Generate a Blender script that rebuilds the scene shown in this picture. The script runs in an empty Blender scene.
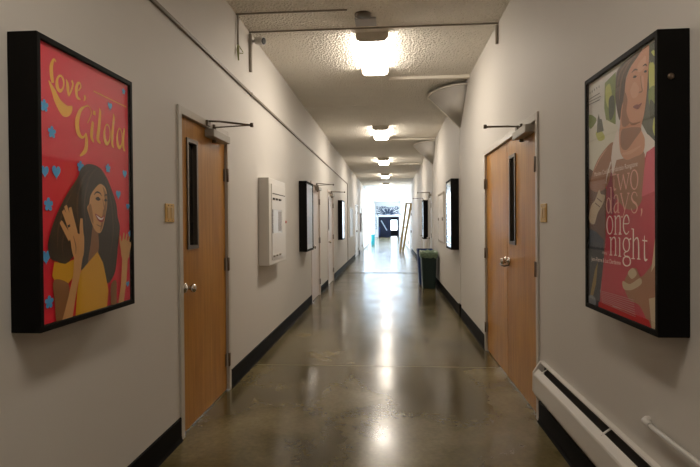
import bpy, bmesh, math, random
from mathutils import Vector, Matrix
random.seed(7)
sc = bpy.context.scene
col = sc.collection
PI = math.pi
XL, XR, ZC, H = -1.358, 1.036, 3.276, 1.4      # left wall, right wall, ceiling, eye height
XC = (XL + XR) / 2

# ------------------------------------------------------------------ materials
MATS = {}
def srgb(r, g, b):
    f = lambda c: (c / 255 / 12.92) if c <= 10 else ((c / 255 + .055) / 1.055) ** 2.4
    return (f(r), f(g), f(b), 1)
def mat(name, color, rough=.5, metal=0, bump=None, var=None, spec=.5, coat=0, emit=None):
    """bump = (scale, strength, distance[, kind]); var = (scale, amount[, stretch])"""
    if name in MATS: return MATS[name]
    m = bpy.data.materials.new(name); m.use_nodes = True
    nt = m.node_tree; N = nt.nodes; Lk = nt.links
    b = N['Principled BSDF']
    c = color if len(color) == 4 else (*color, 1)
    b.inputs['Base Color'].default_value = c
    b.inputs['Roughness'].default_value = rough
    b.inputs['Metallic'].default_value = metal
    b.inputs['Specular IOR Level'].default_value = spec
    b.inputs['Coat Weight'].default_value = coat
    tc = N.new('ShaderNodeTexCoord')
    if var:
        mp = N.new('ShaderNodeMapping'); Lk.new(tc.outputs['Object'], mp.inputs[0])
        if len(var) > 2: mp.inputs['Scale'].default_value = var[2]
        n = N.new('ShaderNodeTexNoise'); n.inputs['Scale'].default_value = var[0]; n.inputs['Detail'].default_value = 5
        Lk.new(mp.outputs[0], n.inputs['Vector'])
        r = N.new('ShaderNodeMix'); r.data_type = 'RGBA'
        r.inputs['A'].default_value = tuple(x * (1 - var[1]) for x in c[:3]) + (1,)
        r.inputs['B'].default_value = tuple(min(1, x * (1 + var[1])) for x in c[:3]) + (1,)
        Lk.new(n.outputs[0], r.inputs['Factor']); Lk.new(r.outputs['Result'], b.inputs['Base Color'])
    if bump:
        if len(bump) > 3 and bump[3] == 'v':
            t = N.new('ShaderNodeTexVoronoi'); t.inputs['Scale'].default_value = bump[0]
            n2 = N.new('ShaderNodeTexNoise'); n2.inputs['Scale'].default_value = bump[0] * .6; n2.inputs['Detail'].default_value = 3
            Lk.new(tc.outputs['Object'], n2.inputs['Vector'])
            ad = N.new('ShaderNodeMath'); ad.operation = 'MULTIPLY'
            Lk.new(t.outputs['Distance'], ad.inputs[0]); Lk.new(n2.outputs[0], ad.inputs[1])
            hsrc = ad.outputs[0]
        else:
            t = N.new('ShaderNodeTexNoise'); t.inputs['Scale'].default_value = bump[0]; t.inputs['Detail'].default_value = 4
            hsrc = t.outputs[0]
        Lk.new(tc.outputs['Object'], t.inputs['Vector'])
        bp = N.new('ShaderNodeBump'); bp.inputs['Strength'].default_value = bump[1]; bp.inputs['Distance'].default_value = bump[2]
        Lk.new(hsrc, bp.inputs['Height']); Lk.new(bp.outputs[0], b.inputs['Normal'])
    if emit:
        b.inputs['Emission Color'].default_value = (*emit[:3], 1); b.inputs['Emission Strength'].default_value = emit[3]
    MATS[name] = m
    return m
def glass_mat(name, tint=(1, 1, 1), rough=.02, ior=1.5):
    m = bpy.data.materials.new(name); m.use_nodes = True
    nt = m.node_tree; N = nt.nodes; Lk = nt.links
    N.remove(N['Principled BSDF'])
    t = N.new('ShaderNodeBsdfTransparent'); t.inputs[0].default_value = (*tint, 1)
    g = N.new('ShaderNodeBsdfGlossy'); g.inputs['Roughness'].default_value = rough; g.inputs[0].default_value = (1, 1, 1, 1)
    f = N.new('ShaderNodeFresnel'); ge = N.new('ShaderNodeNewGeometry'); mi = N.new('ShaderNodeMix')      # same reflectance on both faces of the pane
    mi.inputs['A'].default_value = ior; mi.inputs['B'].default_value = 1/ior
    Lk.new(ge.outputs['Backfacing'], mi.inputs['Factor']); Lk.new(mi.outputs['Result'], f.inputs['IOR'])
    x = N.new('ShaderNodeMixShader')
    Lk.new(f.outputs[0], x.inputs[0]); Lk.new(t.outputs[0], x.inputs[1]); Lk.new(g.outputs[0], x.inputs[2])
    Lk.new(x.outputs[0], N['Material Output'].inputs[0])
    MATS[name] = m
    return m
def wood_mat(name, ca, cb, rough=.35):
    m = bpy.data.materials.new(name); m.use_nodes = True
    nt = m.node_tree; N = nt.nodes; Lk = nt.links; b = N['Principled BSDF']
    tc = N.new('ShaderNodeTexCoord')
    mp = N.new('ShaderNodeMapping'); mp.inputs['Scale'].default_value = (14, 14, .8); Lk.new(tc.outputs['Object'], mp.inputs[0])
    n = N.new('ShaderNodeTexNoise'); n.inputs['Scale'].default_value = 2.2; n.inputs['Detail'].default_value = 7; n.inputs['Distortion'].default_value = .6
    Lk.new(mp.outputs[0], n.inputs['Vector'])
    mp2 = N.new('ShaderNodeMapping'); mp2.inputs['Scale'].default_value = (2.5, 2.5, 1.1); Lk.new(tc.outputs['Object'], mp2.inputs[0])
    n2 = N.new('ShaderNodeTexNoise'); n2.inputs['Scale'].default_value = 1.6; n2.inputs['Detail'].default_value = 4
    Lk.new(mp2.outputs[0], n2.inputs['Vector'])
    ad = N.new('ShaderNodeMath'); ad.operation = 'MULTIPLY_ADD'; ad.inputs[1].default_value = .5
    hl = N.new('ShaderNodeMath'); hl.operation = 'MULTIPLY'; hl.inputs[1].default_value = .5
    Lk.new(n2.outputs[0], hl.inputs[0]); Lk.new(n.outputs[0], ad.inputs[0]); Lk.new(hl.outputs[0], ad.inputs[2])
    cr = N.new('ShaderNodeValToRGB'); cr.color_ramp.elements[0].position = .3; cr.color_ramp.elements[1].position = .7
    cr.color_ramp.elements[0].color = ca; cr.color_ramp.elements[1].color = cb
    Lk.new(ad.outputs[0], cr.inputs[0]); Lk.new(cr.outputs[0], b.inputs['Base Color'])
    b.inputs['Roughness'].default_value = rough; b.inputs['Specular IOR Level'].default_value = .3
    MATS[name] = m
    return m
def floor_mat():
    m = bpy.data.materials.new('polished_concrete'); m.use_nodes = True
    nt = m.node_tree; N = nt.nodes; Lk = nt.links; b = N['Principled BSDF']
    tc = N.new('ShaderNodeTexCoord')
    mp = N.new('ShaderNodeMapping'); mp.inputs['Scale'].default_value = (1, .8, 1); Lk.new(tc.outputs['Object'], mp.inputs[0])
    n = N.new('ShaderNodeTexNoise'); n.inputs['Scale'].default_value = 1.5; n.inputs['Detail'].default_value = 6; n.inputs['Roughness'].default_value = .55; n.inputs['Distortion'].default_value = .25
    Lk.new(mp.outputs[0], n.inputs['Vector'])
    cr = N.new('ShaderNodeValToRGB'); e = cr.color_ramp.elements
    e[0].position = .30; e[0].color = (.046, .034, .010, 1)
    e[1].position = .70; e[1].color = (.20, .160, .074, 1)
    k = e.new(.5); k.color = (.108, .083, .030, 1)
    Lk.new(n.outputs[0], cr.inputs[0])
    n2 = N.new('ShaderNodeTexNoise'); n2.inputs['Scale'].default_value = 34; n2.inputs['Detail'].default_value = 4
    Lk.new(tc.outputs['Object'], n2.inputs['Vector'])
    mx = N.new('ShaderNodeMix'); mx.data_type = 'RGBA'; mx.blend_type = 'OVERLAY'; mx.inputs['Factor'].default_value = .35
    Lk.new(cr.outputs[0], mx.inputs['A']); Lk.new(n2.outputs[0], mx.inputs['B'])
    Lk.new(mx.outputs['Result'], b.inputs['Base Color'])
    mr = N.new('ShaderNodeMapRange'); mr.inputs['From Min'].default_value = .3; mr.inputs['From Max'].default_value = .7; mr.inputs['To Min'].default_value = .14; mr.inputs['To Max'].default_value = .27
    Lk.new(n.outputs[0], mr.inputs[0]); Lk.new(mr.outputs[0], b.inputs['Roughness'])
    bp = N.new('ShaderNodeBump'); bp.inputs['Strength'].default_value = .05; bp.inputs['Distance'].default_value = .004
    n3 = N.new('ShaderNodeTexNoise'); n3.inputs['Scale'].default_value = 6; n3.inputs['Detail'].default_value = 3
    Lk.new(tc.outputs['Object'], n3.inputs['Vector']); Lk.new(n3.outputs[0], bp.inputs['Height']); Lk.new(bp.outputs[0], b.inputs['Normal'])
    b.inputs['Specular IOR Level'].default_value = .6
    MATS['floor'] = m
    return m

M_wall = mat('painted_wall', (.63, .60, .555), .62, bump=(160, .12, .002), var=(1.1, .03))
M_ceil = mat('popcorn_ceiling', (.90, .85, .755), .9, bump=(46, 1.0, .04, 'v'), var=(3, .05))
M_batten = mat('ceiling_batten_paint', (.88, .83, .74), .8, bump=(90, .4, .004))
M_strip = mat('ceiling_strip', (.30, .265, .21), .7, var=(6, .2))
M_floor = floor_mat()
M_base = mat('black_rubber', (.006, .0055, .005), .6, spec=.06)
M_frame = mat('door_frame_paint', (.52, .48, .42), .34)
M_wood = wood_mat('birch_door', (.30, .112, .006, 1), (.54, .255, .040, 1), .33)
M_cream = mat('cream_door', (.66, .57, .52), .4, var=(2, .06))
M_pale = mat('pale_door', (.66, .66, .66), .4)
M_black = mat('black_frame', (.006, .0053, .0047), .6, var=(8, .2), spec=.08)
M_blackin = mat('black_recess', (.006, .006, .006), .6)
M_bronze = mat('bronze_metal', (.16, .13, .10), .36, .8)
M_hinge = mat('hinge_bronze', (.16, .115, .08), .4, .7)
M_chrome = mat('satin_chrome', (.62, .58, .52), .22, 1)
M_closer = mat('closer_grey', (.36, .33, .28), .42, .3)
M_brass = mat('brass_plate', (.62, .40, .13), .4, .35)
M_brass2 = mat('brass_toggle', (.60, .42, .2), .4, .5)
M_pipe = mat('conduit_paint', (.40, .36, .30), .5)
M_cond = mat('raceway_brown', (.20, .165, .125), .5)
M_white = mat('white_enamel', (.70, .67, .62), .38, var=(3, .03))
M_whited = mat('slot_dark', (.05, .045, .04), .6)
M_dark = mat('unlit_room_pane', (.012, .012, .013), .08)
M_glass = glass_mat('clear_glass', ior=1.18)
M_glass2 = glass_mat('window_glass', (.96, .98, 1.0), .01, 1.45)
M_hous = mat('fixture_housing', (.55, .50, .42), .5)
M_cap = mat('fixture_end_cap', (.70, .64, .54), .55)
M_lens = mat('lit_diffuser', (.9, .88, .82), .4, emit=(1.0, .895, .77, 32))
M_lens0 = mat('dim_diffuser', (.9, .88, .82), .4, emit=(1.0, .895, .77, 18))
M_green = mat('bin_green', (.006, .022, .020), .4)
M_blue = mat('bin_blue', (.010, .040, .16), .4)
M_teal = mat('bin_teal', (.0, .19, .21), .4)
M_bag = mat('plastic_bag', (.13, .19, .12), .35, bump=(28, .8, .02), var=(22, .6))
M_lumber = wood_mat('raw_pine', (.42, .29, .11, 1), (.66, .50, .25, 1), .55)
M_navy = mat('lobby_navy', (.006, .009, .024), .45, spec=.15)
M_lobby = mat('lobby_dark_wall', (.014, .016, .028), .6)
M_wallcool = M_wall
M_sky = mat('skylight_frame', (.85, .86, .88), .5)
M_mural = mat('mural_white', (.78, .80, .82), .6)
M_mural2 = mat('mural_slate', (.035, .055, .10), .6)
M_mural3 = mat('mural_grey', (.32, .37, .43), .6)
M_joint = mat('floor_joint', (.035, .03, .024), .6)
M_tag = mat('pale_green_wire', (.45, .45, .22), .5)
M_red = mat('red_button', (.55, .05, .03), .4)
M_paper = mat('paper_notice', (.72, .74, .76), .6)
M_paper2 = mat('paper_print', (.30, .26, .25), .6)

# ------------------------------------------------------------------ mesh builder
class MB:
    def __init__(s): s.bm = bmesh.new(); s.mi = 0
    def face(s, vs):
        try:
            f = s.bm.faces.new(vs); f.material_index = s.mi; return f
        except ValueError: return None
    def box(s, x0, x1, y0, y1, z0, z1):
        x0, x1 = min(x0, x1), max(x0, x1); y0, y1 = min(y0, y1), max(y0, y1); z0, z1 = min(z0, z1), max(z0, z1)
        v = [s.bm.verts.new(p) for p in ((x0,y0,z0),(x1,y0,z0),(x1,y1,z0),(x0,y1,z0),(x0,y0,z1),(x1,y0,z1),(x1,y1,z1),(x0,y1,z1))]
        for q in ((0,3,2,1),(4,5,6,7),(0,1,5,4),(1,2,6,5),(2,3,7,6),(3,0,4,7)): s.face([v[i] for i in q])
        return s
    def prism(s, pts, axis, a0, a1):
        """extrude a closed 2D outline along axis; pts in the other two axes in xyz order"""
        def P(p, a):
            return (a, p[0], p[1]) if axis == 'x' else (p[0], a, p[1]) if axis == 'y' else (p[0], p[1], a)
        A = [s.bm.verts.new(P(p, a0)) for p in pts]; B = [s.bm.verts.new(P(p, a1)) for p in pts]
        n = len(pts)
        s.face(A[::-1]); s.face(B)
        for i in range(n): s.face([A[i], A[(i+1) % n], B[(i+1) % n], B[i]])
        return s
    def tube(s, pts, r, seg=10, caps=True):
        pts = [Vector(p) for p in pts]; rings = []
        rr = r if isinstance(r, (list, tuple)) else [r] * len(pts)
        for i, p in enumerate(pts):
            d = (pts[min(i+1, len(pts)-1)] - pts[max(i-1, 0)]).normalized()
            up = Vector((0, 0, 1)) if abs(d.z) < .9 else Vector((0, 1, 0))
            a = d.cross(up).normalized(); b = a.cross(d)
            rings.append([s.bm.verts.new(p + (a * math.cos(t) + b * math.sin(t)) * rr[i]) for t in [2*PI*k/seg for k in range(seg)]])
        for A, B in zip(rings, rings[1:]):
            for k in range(seg):
                f = s.face([A[k], A[(k+1) % seg], B[(k+1) % seg], B[k]])
                if f: f.smooth = True
        if caps: s.face(rings[0][::-1]); s.face(rings[-1])
        return s
    def bar(s, p0, p1, w, t, n=None):
        """flat bar from p0 to p1, width w across, thickness t along n"""
        p0, p1 = Vector(p0), Vector(p1); d = (p1 - p0).normalized(); n = Vector(n or (0, 0, 1))
        a = d.cross(n).normalized(); n = a.cross(d).normalized()
        v = [s.bm.verts.new(p + a * i * w/2 + n * j * t/2) for p in (p0, p1) for i, j in ((-1,-1),(1,-1),(1,1),(-1,1))]
        for q in ((0,1,2,3),(7,6,5,4),(0,4,5,1),(1,5,6,2),(2,6,7,3),(3,7,4,0)): s.face([v[i] for i in q])
        return s
    def frame(s, axis_x, d0, d1, y0, y1, z0, z1, w):
        """four mitred rails around a rectangle on a wall plane, x from d0 to d1"""
        o = [(y0,z0),(y1,z0),(y1,z1),(y0,z1)]; i = [(y0+w,z0+w),(y1-w,z0+w),(y1-w,z1-w),(y0+w,z1-w)]
        V = {}
        for nme, ring in (('o', o), ('i', i)):
            for dd in (0, 1):
                V[nme, dd] = [s.bm.verts.new(((d0, d1)[dd], *p)) for p in ring]
        for k in range(4):
            j = (k+1) % 4
            s.face([V['o',1][k], V['o',1][j], V['i',1][j], V['i',1][k]]); s.face([V['o',0][k], V['i',0][k], V['i',0][j], V['o',0][j]])
            s.face([V['o',0][k], V['o',0][j], V['o',1][j], V['o',1][k]]); s.face([V['i',0][k], V['i',1][k], V['i',1][j], V['i',0][j]])
        return s
    def sheet(s, d0, d1, y0, y1, z0, z1, holes):
        """slab parallel to a side wall with rectangular holes, x from d0 to d1"""
        ys = sorted({y0, y1, *[h[i] for h in holes for i in (0, 1)]}); zs = sorted({z0, z1, *[h[i] for h in holes for i in (2, 3)]})
        for a, b in zip(ys, ys[1:]):
            for c, e in zip(zs, zs[1:]):
                my, mz = (a+b)/2, (c+e)/2
                if any(h[0] < my < h[1] and h[2] < mz < h[3] for h in holes): continue
                s.box(d0, d1, a, b, c, e)
        bmesh.ops.remove_doubles(s.bm, verts=s.bm.verts[:], dist=1e-5)
        seen = {}
        for f in s.bm.faces[:]:
            seen.setdefault(tuple(sorted(v.index for v in f.verts)) if False else frozenset(f.verts), []).append(f)
        for fs in seen.values():
            if len(fs) > 1:
                for f in fs: s.bm.faces.remove(f)
        return s
    def lathe(s, origin, axis, prof, seg=20):
        o = Vector(origin); ax = Vector(axis).normalized(); up = Vector((0,0,1)) if abs(ax.z) < .9 else Vector((0,1,0))
        a = ax.cross(up).normalized(); b = a.cross(ax); rings = []
        for h, r in prof:
            rings.append([s.bm.verts.new(o + ax*h + (a*math.cos(t) + b*math.sin(t))*max(r, 1e-4)) for t in [2*PI*k/seg for k in range(seg)]])
        for A, B in zip(rings, rings[1:]):
            for k in range(seg):
                f = s.face([A[k], A[(k+1) % seg], B[(k+1) % seg], B[k]])
                if f: f.smooth = True
        s.face(rings[0][::-1]); s.face(rings[-1])
        return s
    def build(s, name, m, parent=None, bevel=0, subsurf=0):
        me = bpy.data.meshes.new(name)
        bmesh.ops.recalc_face_normals(s.bm, faces=s.bm.faces[:])
        s.bm.to_mesh(me); s.bm.free()
        for x in (m if isinstance(m, (list, tuple)) else [m]): me.materials.append(x)
        o = bpy.data.objects.new(name, me); col.objects.link(o)
        if parent is not None:
            o.parent = parent
            w = Vector((0,0,0)); q = parent
            while q is not None and q.type == 'EMPTY': w = q.location.copy(); q = None
            if parent.type == 'EMPTY': o.matrix_parent_inverse = Matrix.Translation(-w)
            elif parent.parent is None: o.matrix_parent_inverse = Matrix.Translation(-parent.location)
        else:
            xs = [v.co for v in me.vertices]
            c = Vector(((min(v.x for v in xs)+max(v.x for v in xs))/2, (min(v.y for v in xs)+max(v.y for v in xs))/2, min(v.z for v in xs)))
            me.transform(Matrix.Translation(-c)); o.location = c
        if bevel:
            b = o.modifiers.new('bevel', 'BEVEL'); b.width = bevel; b.segments = 2; b.limit_method = 'ANGLE'; b.harden_normals = False
        if subsurf:
            b = o.modifiers.new('sub', 'SUBSURF'); b.levels = subsurf; b.render_levels = subsurf
        return o
def tag(o, label, cat, group=None):
    o['label'] = label; o['category'] = cat
    if group: o['group'] = group
    return o
def thing(name, loc, label, cat, group=None):
    o = bpy.data.objects.new(name, None); o.empty_display_size = .1; col.objects.link(o); o.location = loc
    return tag(o, label, cat, group)
def struct(o, label=None, cat=None):
    o['kind'] = 'structure'
    if label: o['label'] = label
    if cat: o['category'] = cat
    return o
def dup(root, delta, label):
    r = root.copy(); col.objects.link(r); r.location = root.location + Vector(delta); r['label'] = label
    for ch in list(root.children):
        c = ch.copy(); col.objects.link(c); c.parent = r; c.matrix_parent_inverse = ch.matrix_parent_inverse.copy()
        for g in list(ch.children):
            d = g.copy(); col.objects.link(d); d.parent = c; d.matrix_parent_inverse = g.matrix_parent_inverse.copy()
    return r
# ------------------------------------------------------------------ the setting
Y0, YD, YE = -3.2, 26.3, 48.3            # back wall, start of the daylit part, end wall
W = .14
L_DOORS = [(3.22, 4.265, 2.17), (8.84, 9.96, 2.13), (11.22, 12.36, 2.13), (20.2, 22.2, 2.13), (23.5, 25.3, 2.13)]
R_DOORS = [(3.665, 5.70, 2.16), (12.72, 13.76, 2.16), (15.3, 16.45, 2.13), (24.7, 25.9, 2.13)]
L_WIN = [(27.2, 33.4, .08, 3.05), (33.8, 40.0, .08, 3.05), (40.4, 46.6, .08, 3.05)]
struct(MB().box(XL-W-.3, XR+W+.3, Y0-.2, YE+6.2, -.12, 0).build('floor', M_floor), 'polished mottled concrete corridor floor', 'floor')
MB_ = MB().sheet(XL-W, XL, Y0, YE, 0, ZC+.05, [(a, b, -1, z) for a, b, z in L_DOORS] + L_WIN)
struct(MB_.build('wall_left', M_wall), 'long beige painted wall on the left', 'wall')
struct(MB().sheet(XR, XR+W, Y0, YE, 0, ZC+.05, [(a, b, -1, z) for a, b, z in R_DOORS]).build('wall_right', M_wall), 'long beige painted wall on the right', 'wall')
struct(MB().box(XL-W, XR+W, Y0-.14, Y0, 0, ZC+.05).build('wall_back', M_wall), 'plain wall behind the viewer', 'wall')
# ceiling: solid up to the daylit part, then a frame around three skylights
SKY = [(27.4, 33.4), (34.0, 40.0), (40.6, 46.6)]
m = MB().box(XL-W, XR+W, Y0-.14, YD, ZC, ZC+.12)
struct(m.build('ceiling', M_ceil), 'beige popcorn textured corridor ceiling', 'ceiling')
m = MB()
ys = [YD] + [v for ab in SKY for v in ab] + [YE+.16]
for a, b in zip(ys[::2], ys[1::2]): m.box(XL-W, XR+W, a, b, ZC, ZC+.12)
for a, b in SKY:
    m.box(XL-W, XL+.18, a, b, ZC, ZC+.12); m.box(XR-.18, XR+W, a, b, ZC, ZC+.12)
struct(m.build('ceiling', M_sky), 'white ceiling with skylights at the far end', 'ceiling')
win_n = 0
for a, b in SKY:
    win_n += 1
    m = MB()
    for k in range(5):
        y = a + .03 + (b-a-.06)*k/4; m.box(XL+.18, XR-.18, y-.03, y+.03, ZC+.0, ZC+.09)
    for x in (XL+.2, XC, XR-.2): m.box(x-.02, x+.02, a, b, ZC+.001, ZC+.089)
    fr = struct(m.build('window_%d' % win_n, M_sky), 'white framed skylight over the far end of the corridor', 'window')
    MB().box(XL+.18, XR-.18, a, b, ZC+.06, ZC+.066).build('window_pane', M_glass2, fr)
for a, b, z0, z1 in L_WIN:
    win_n += 1
    m = MB().frame(0, XL-.11, XL-.02, a, b, z0, z1, .06)
    for k in (1, 2, 3): m.box(XL-.10, XL-.03, a+(b-a)*k/4-.025, a+(b-a)*k/4+.025, z0+.06, z1-.06)
    fr = struct(m.build('window_%d' % win_n, M_sky), 'bright window in the left wall at the far end', 'window')
    MB().box(XL-.07, XL-.064, a+.06, b-.06, z0+.06, z1-.06).build('window_pane', M_glass2, fr)
    MB().box(XL-.02, XL+.03, a-.03, b+.03, z0-.03, z0).build('window_sill', M_sky, fr)
# ceiling battens and seams repeat with the bays
tn = 0
def trim(mb, mt, label, bevel=0):
    global tn
    tn += 1
    return struct(mb.build('trim_%d' % tn, mt, bevel=bevel), label, 'trim')
trim(MB().box(XL, XR, 4.972, 4.984, ZC-.012, ZC), M_strip, 'dark metal strip across the near ceiling')
trim(MB().box(XL, -.36, 4.53, 4.545, ZC-.010, ZC), M_strip, 'thin dark strip across the left of the near ceiling')
PER = 4.95
for k in range(4):
    y = 6.72 + PER*k
    trim(MB().box(XC+.16, XR, y-.035, y+.035, ZC-.038, ZC), M_batten, 'raised batten across the right half of the ceiling', .006)
    trim(MB().box(-.10, -.08, y+.03, y+1.6, ZC-.014, ZC), M_batten, 'lengthwise ceiling seam behind a lamp')
    trim(MB().box(XL, -.10, y+1.55, y+1.58, ZC-.008, ZC), M_batten, 'cross seam on the left half of the ceiling')
trim(MB().box(XL, XR, 14.12, 14.28, 0, .0012), M_joint, 'dark expansion joint across the floor')
trim(MB().box(XL+.03, XR-.03, 4.995, 5.006, 0, .0006), mat('floor_filler', (.20, .17, .10), .3), 'thin pale filler joint across the near floor')
for y in (7.66, 12.42):
    trim(MB().box(XR-.007, XR, y-.008, y+.008, .15, 2.78), M_frame, 'thin vertical seam bead on the right wall')
# black rubber baseboards with a rounded cove toe
def baseboard(side, y0, y1, h=.15):
    s = 1 if side == 'left' else -1; x = XL if s > 0 else XR
    pts = [(x, 0), (x+s*.022, 0), (x+s*.014, .012), (x+s*.010, .03), (x+s*.010, h-.006), (x+s*.004, h), (x, h)]
    struct(MB().prism(pts, 'y', y0, y1).build('baseboard_%s' % side, M_base), 'black rubber baseboard along the %s wall' % side, 'baseboard')
for a, b in ((Y0, 3.22), (4.265, 8.84), (9.96, 11.22), (12.36, 20.2), (22.2, 23.5)): baseboard('left', a, b)
for a, b in ((Y0, 3.665), (5.70, 12.72), (13.76, 15.3), (16.45, 24.7)): baseboard('right', a, b)
trim(MB().box(XR-.028, XR, 7.60, 7.74, 0, .185), M_base, 'black rubber baseboard joint block')
# ------------------------------------------------------------------ end wall, its doorway and the lobby beyond
m = MB()
DX0, DX1, DZ = -1.04, .875, 1.90
m.box(XL-W, DX0, YE, YE+.16, 0, ZC+.05); m.box(DX1, XR+W, YE, YE+.16, 0, ZC+.05); m.box(DX0, DX1, YE, YE+.16, DZ, ZC+.05)
struct(m.build('wall_end', M_sky), 'white wall closing the far end of the corridor', 'wall')
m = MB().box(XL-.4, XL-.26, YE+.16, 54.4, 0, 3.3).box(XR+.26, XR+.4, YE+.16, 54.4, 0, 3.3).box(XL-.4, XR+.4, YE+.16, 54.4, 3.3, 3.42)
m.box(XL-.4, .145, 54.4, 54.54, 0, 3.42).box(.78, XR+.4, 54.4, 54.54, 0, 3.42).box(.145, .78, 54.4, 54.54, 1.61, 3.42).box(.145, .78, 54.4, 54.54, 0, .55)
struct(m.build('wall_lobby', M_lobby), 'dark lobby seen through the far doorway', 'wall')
# door pair in that doorway: closed navy leaf on the left, right leaf swung away
d = struct(MB().box(DX0, DX0+.06, YE-.02, YE+.12, 0, DZ).box(DX1-.06, DX1, YE-.02, YE+.12, 0, DZ).box(DX0, DX1, YE-.02, YE+.12, DZ-.06, DZ).build('door_9', M_navy), 'dark glazed doorway at the far end of the corridor', 'door')
lf = MB().box(-.975, .08, YE+.03, YE+.075, .01, DZ-.065).build('door_leaf', M_navy, d)
MB().bar((-.78, YE+.02, 1.55), (-.25, YE+.02, .62), .10, .02, (0, 1, 0)).build('diagonal_strip', M_mural3, lf)
MB().box(-.99, -.90, YE+.005, YE+.03, .15, .95).build('push_plate', M_blue, lf)
MB().box(.77, .81, YE+.1, YE+.9, .01, DZ-.08).build('door_leaf', M_navy, d)

# ------------------------------------------------------------------ doors along the corridor
door_n = 0
def wall_door(s, y0, y1, zt, leaf_m, hinge_far=True, double=False, window=True, closer=True, knob='knob', frame_m=None, label='', detail=True, win=None, elbow=.32, meet=None):
    """a hollow metal frame with one or two leaves in the wall on side s (+1 left, -1 right)"""
    global door_n
    door_n += 1
    xw = XL if s > 0 else XR
    X = lambda d: xw + s*d
    fm = frame_m or M_frame
    e = .013
    fr = MB()
    w = .052
    for a, b in ((y0, y0+w), (y1-w, y1)): fr.box(X(-.13), X(e), a, b, 0, zt)
    fr.box(X(-.13), X(e), y0+w, y1-w, zt-w, zt)
    d = struct(fr.build('door_%d' % door_n, fm, bevel=.003), label, 'door')
    st = MB()
    st.box(X(-.13), X(-.058), y0+w, y0+w+.016, 0, zt-w).box(X(-.13), X(-.058), y1-w-.016, y1-w, 0, zt-w).box(X(-.13), X(-.058), y0+w, y1-w, zt-w-.016, zt-w)
    st.build('door_stop', fm, d)
    lz0, lz1 = .012, zt-w-.004
    spans = [(y0+w+.004, y1-w-.004, hinge_far)]
    if double:
        mid = meet or (y0+y1)/2
        spans = [(y0+w+.004, mid-.005, False), (mid+.005, y1-w-.004, True)]
    if double: MB().box(X(-.050), X(-.0165), mid-.0049, mid+.0049, .015, zt-w-.006).build('gap_shade_strip', M_blackin, d)  # black strip paints in the shade of the gap between the leaves
    for i, (a, b, hf) in enumerate(spans):
        has_win = window and (not double or i == 0)
        hy = b if hf else a; fy = a if hf else b; t = -1 if hf else 1      # t points from the hinge towards the free edge
        wy0, wy1, wz0, wz1 = win or ((fy - t*.11, fy - t*.30, 1.22, 1.97))
        wy0, wy1 = min(wy0, wy1), max(wy0, wy1)
        lf = MB().sheet(X(-.056), X(-.012), a, b, lz0, lz1, [(wy0, wy1, wz0, wz1)] if has_win else []).build('door_leaf', leaf_m, d)
        if has_win:
            MB().frame(0, X(-.058), X(-.002), wy0, wy1, wz0, wz1, .026).build('vision_frame', M_bronze, lf)
            MB().box(X(-.040), X(-.034), wy0+.01, wy1-.01, wz0+.01, wz1-.01).build('vision_pane', M_dark, lf)  # near-black opaque colour stands in for the unlit room behind
        for hz in ((.26, 1.06, 1.80) if detail else (.26, 1.80)):
            h = MB().tube([(X(.012), hy - t*.002, hz-.055), (X(.012), hy - t*.002, hz+.055)], .0085, 8)
            h.box(X(-.014), X(-.0095), hy+t*.001, hy+t*.036, hz-.052, hz+.052).box(X(.0125), X(.016), hy-t*.03, hy-t*.002, hz-.052, hz+.052)
            h.build('hinge', M_hinge, d)
        ky = fy - t*.07
        if knob and not (double and i == 1):
            kz = .97 if not double else 1.05
            k = MB().lathe((X(-.012), ky, kz), (s, 0, 0), [(0, .034), (.006, .034), (.012, .026), (.014, .013), (.036, .012), (.042, .018), (.050, .027), (.062, .030), (.072, .025), (.077, .012)], 20)
            k.build('door_knob', M_chrome, d)
            if double:
                MB().tube([(X(-.0115), ky+.006, kz-.035), (X(.03), ky+.006, kz-.045), (X(.045), ky+.03, kz-.042), (X(.045), ky+.10, kz-.035)], .008, 8).build('thumb_lever', M_bronze, d)
                MB().lathe((X(-.012), b+.075, kz), (s, 0, 0), [(0, .033), (.006, .033), (.010, .022), (.016, .020), (.018, .008)], 20).build('door_rose', M_chrome, d)
            elif detail:
                MB().box(X(-.0125), X(-.010), fy, fy - t*.012, kz-.05, kz+.05).build('strike_plate', M_chrome, d)
        if closer and (not double or i == 0):
            by0, by1 = hy + t*.07, hy + t*.46
            c = MB().box(X(-.012), X(.062), by0, by1, lz1-.066, lz1-.006).build('door_closer', M_closer, d, bevel=.006)
            sp = hy + t*.34
            MB().lathe((X(.02), sp, lz1-.006), (0, 0, 1), [(0, .016), (.03, .016), (.032, .01), (.05, .01)], 12).build('closer_spindle', M_bronze, c)
            MB().lathe((X(.02), sp, lz1-.075), (0, 0, -1), [(0, .017), (.02, .017), (.022, .008)], 12).build('closer_cap', M_bronze, c)
            el = (X(elbow), hy + t*.36, lz1+.03)
            MB().bar((X(.02), sp, lz1+.022), el, .020, .007).build('closer_arm', M_bronze, c)
            a2 = MB().tube([(X(.013+.014), hy + t*.47, lz1+.046), (X(.10), hy + t*.45, lz1+.046), el], .0075, 8)
            a2.box(X(.013), X(.03), hy+t*.44, hy+t*.50, lz1+.01, lz1+.05).lathe((el[0], el[1], el[2]-.014), (0, 0, 1), [(0, .013), (.03, .013)], 10)
            a2.build('closer_arm', M_bronze, c)
    return d
wall_door(1, 3.22, 4.265, 2.17, M_wood, True, label='varnished birch door with a narrow window, nearest on the left wall', win=(3.395, 3.59, 1.225, 1.985))
wall_door(1, 8.84, 9.96, 2.13, M_cream, True, window=False, frame_m=M_cream, label='cream door just past the second black box on the left wall')
wall_door(1, 11.22, 12.36, 2.13, M_cream, True, frame_m=M_cream, label='cream door with a dark window slit, second cream door on the left wall')
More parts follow.
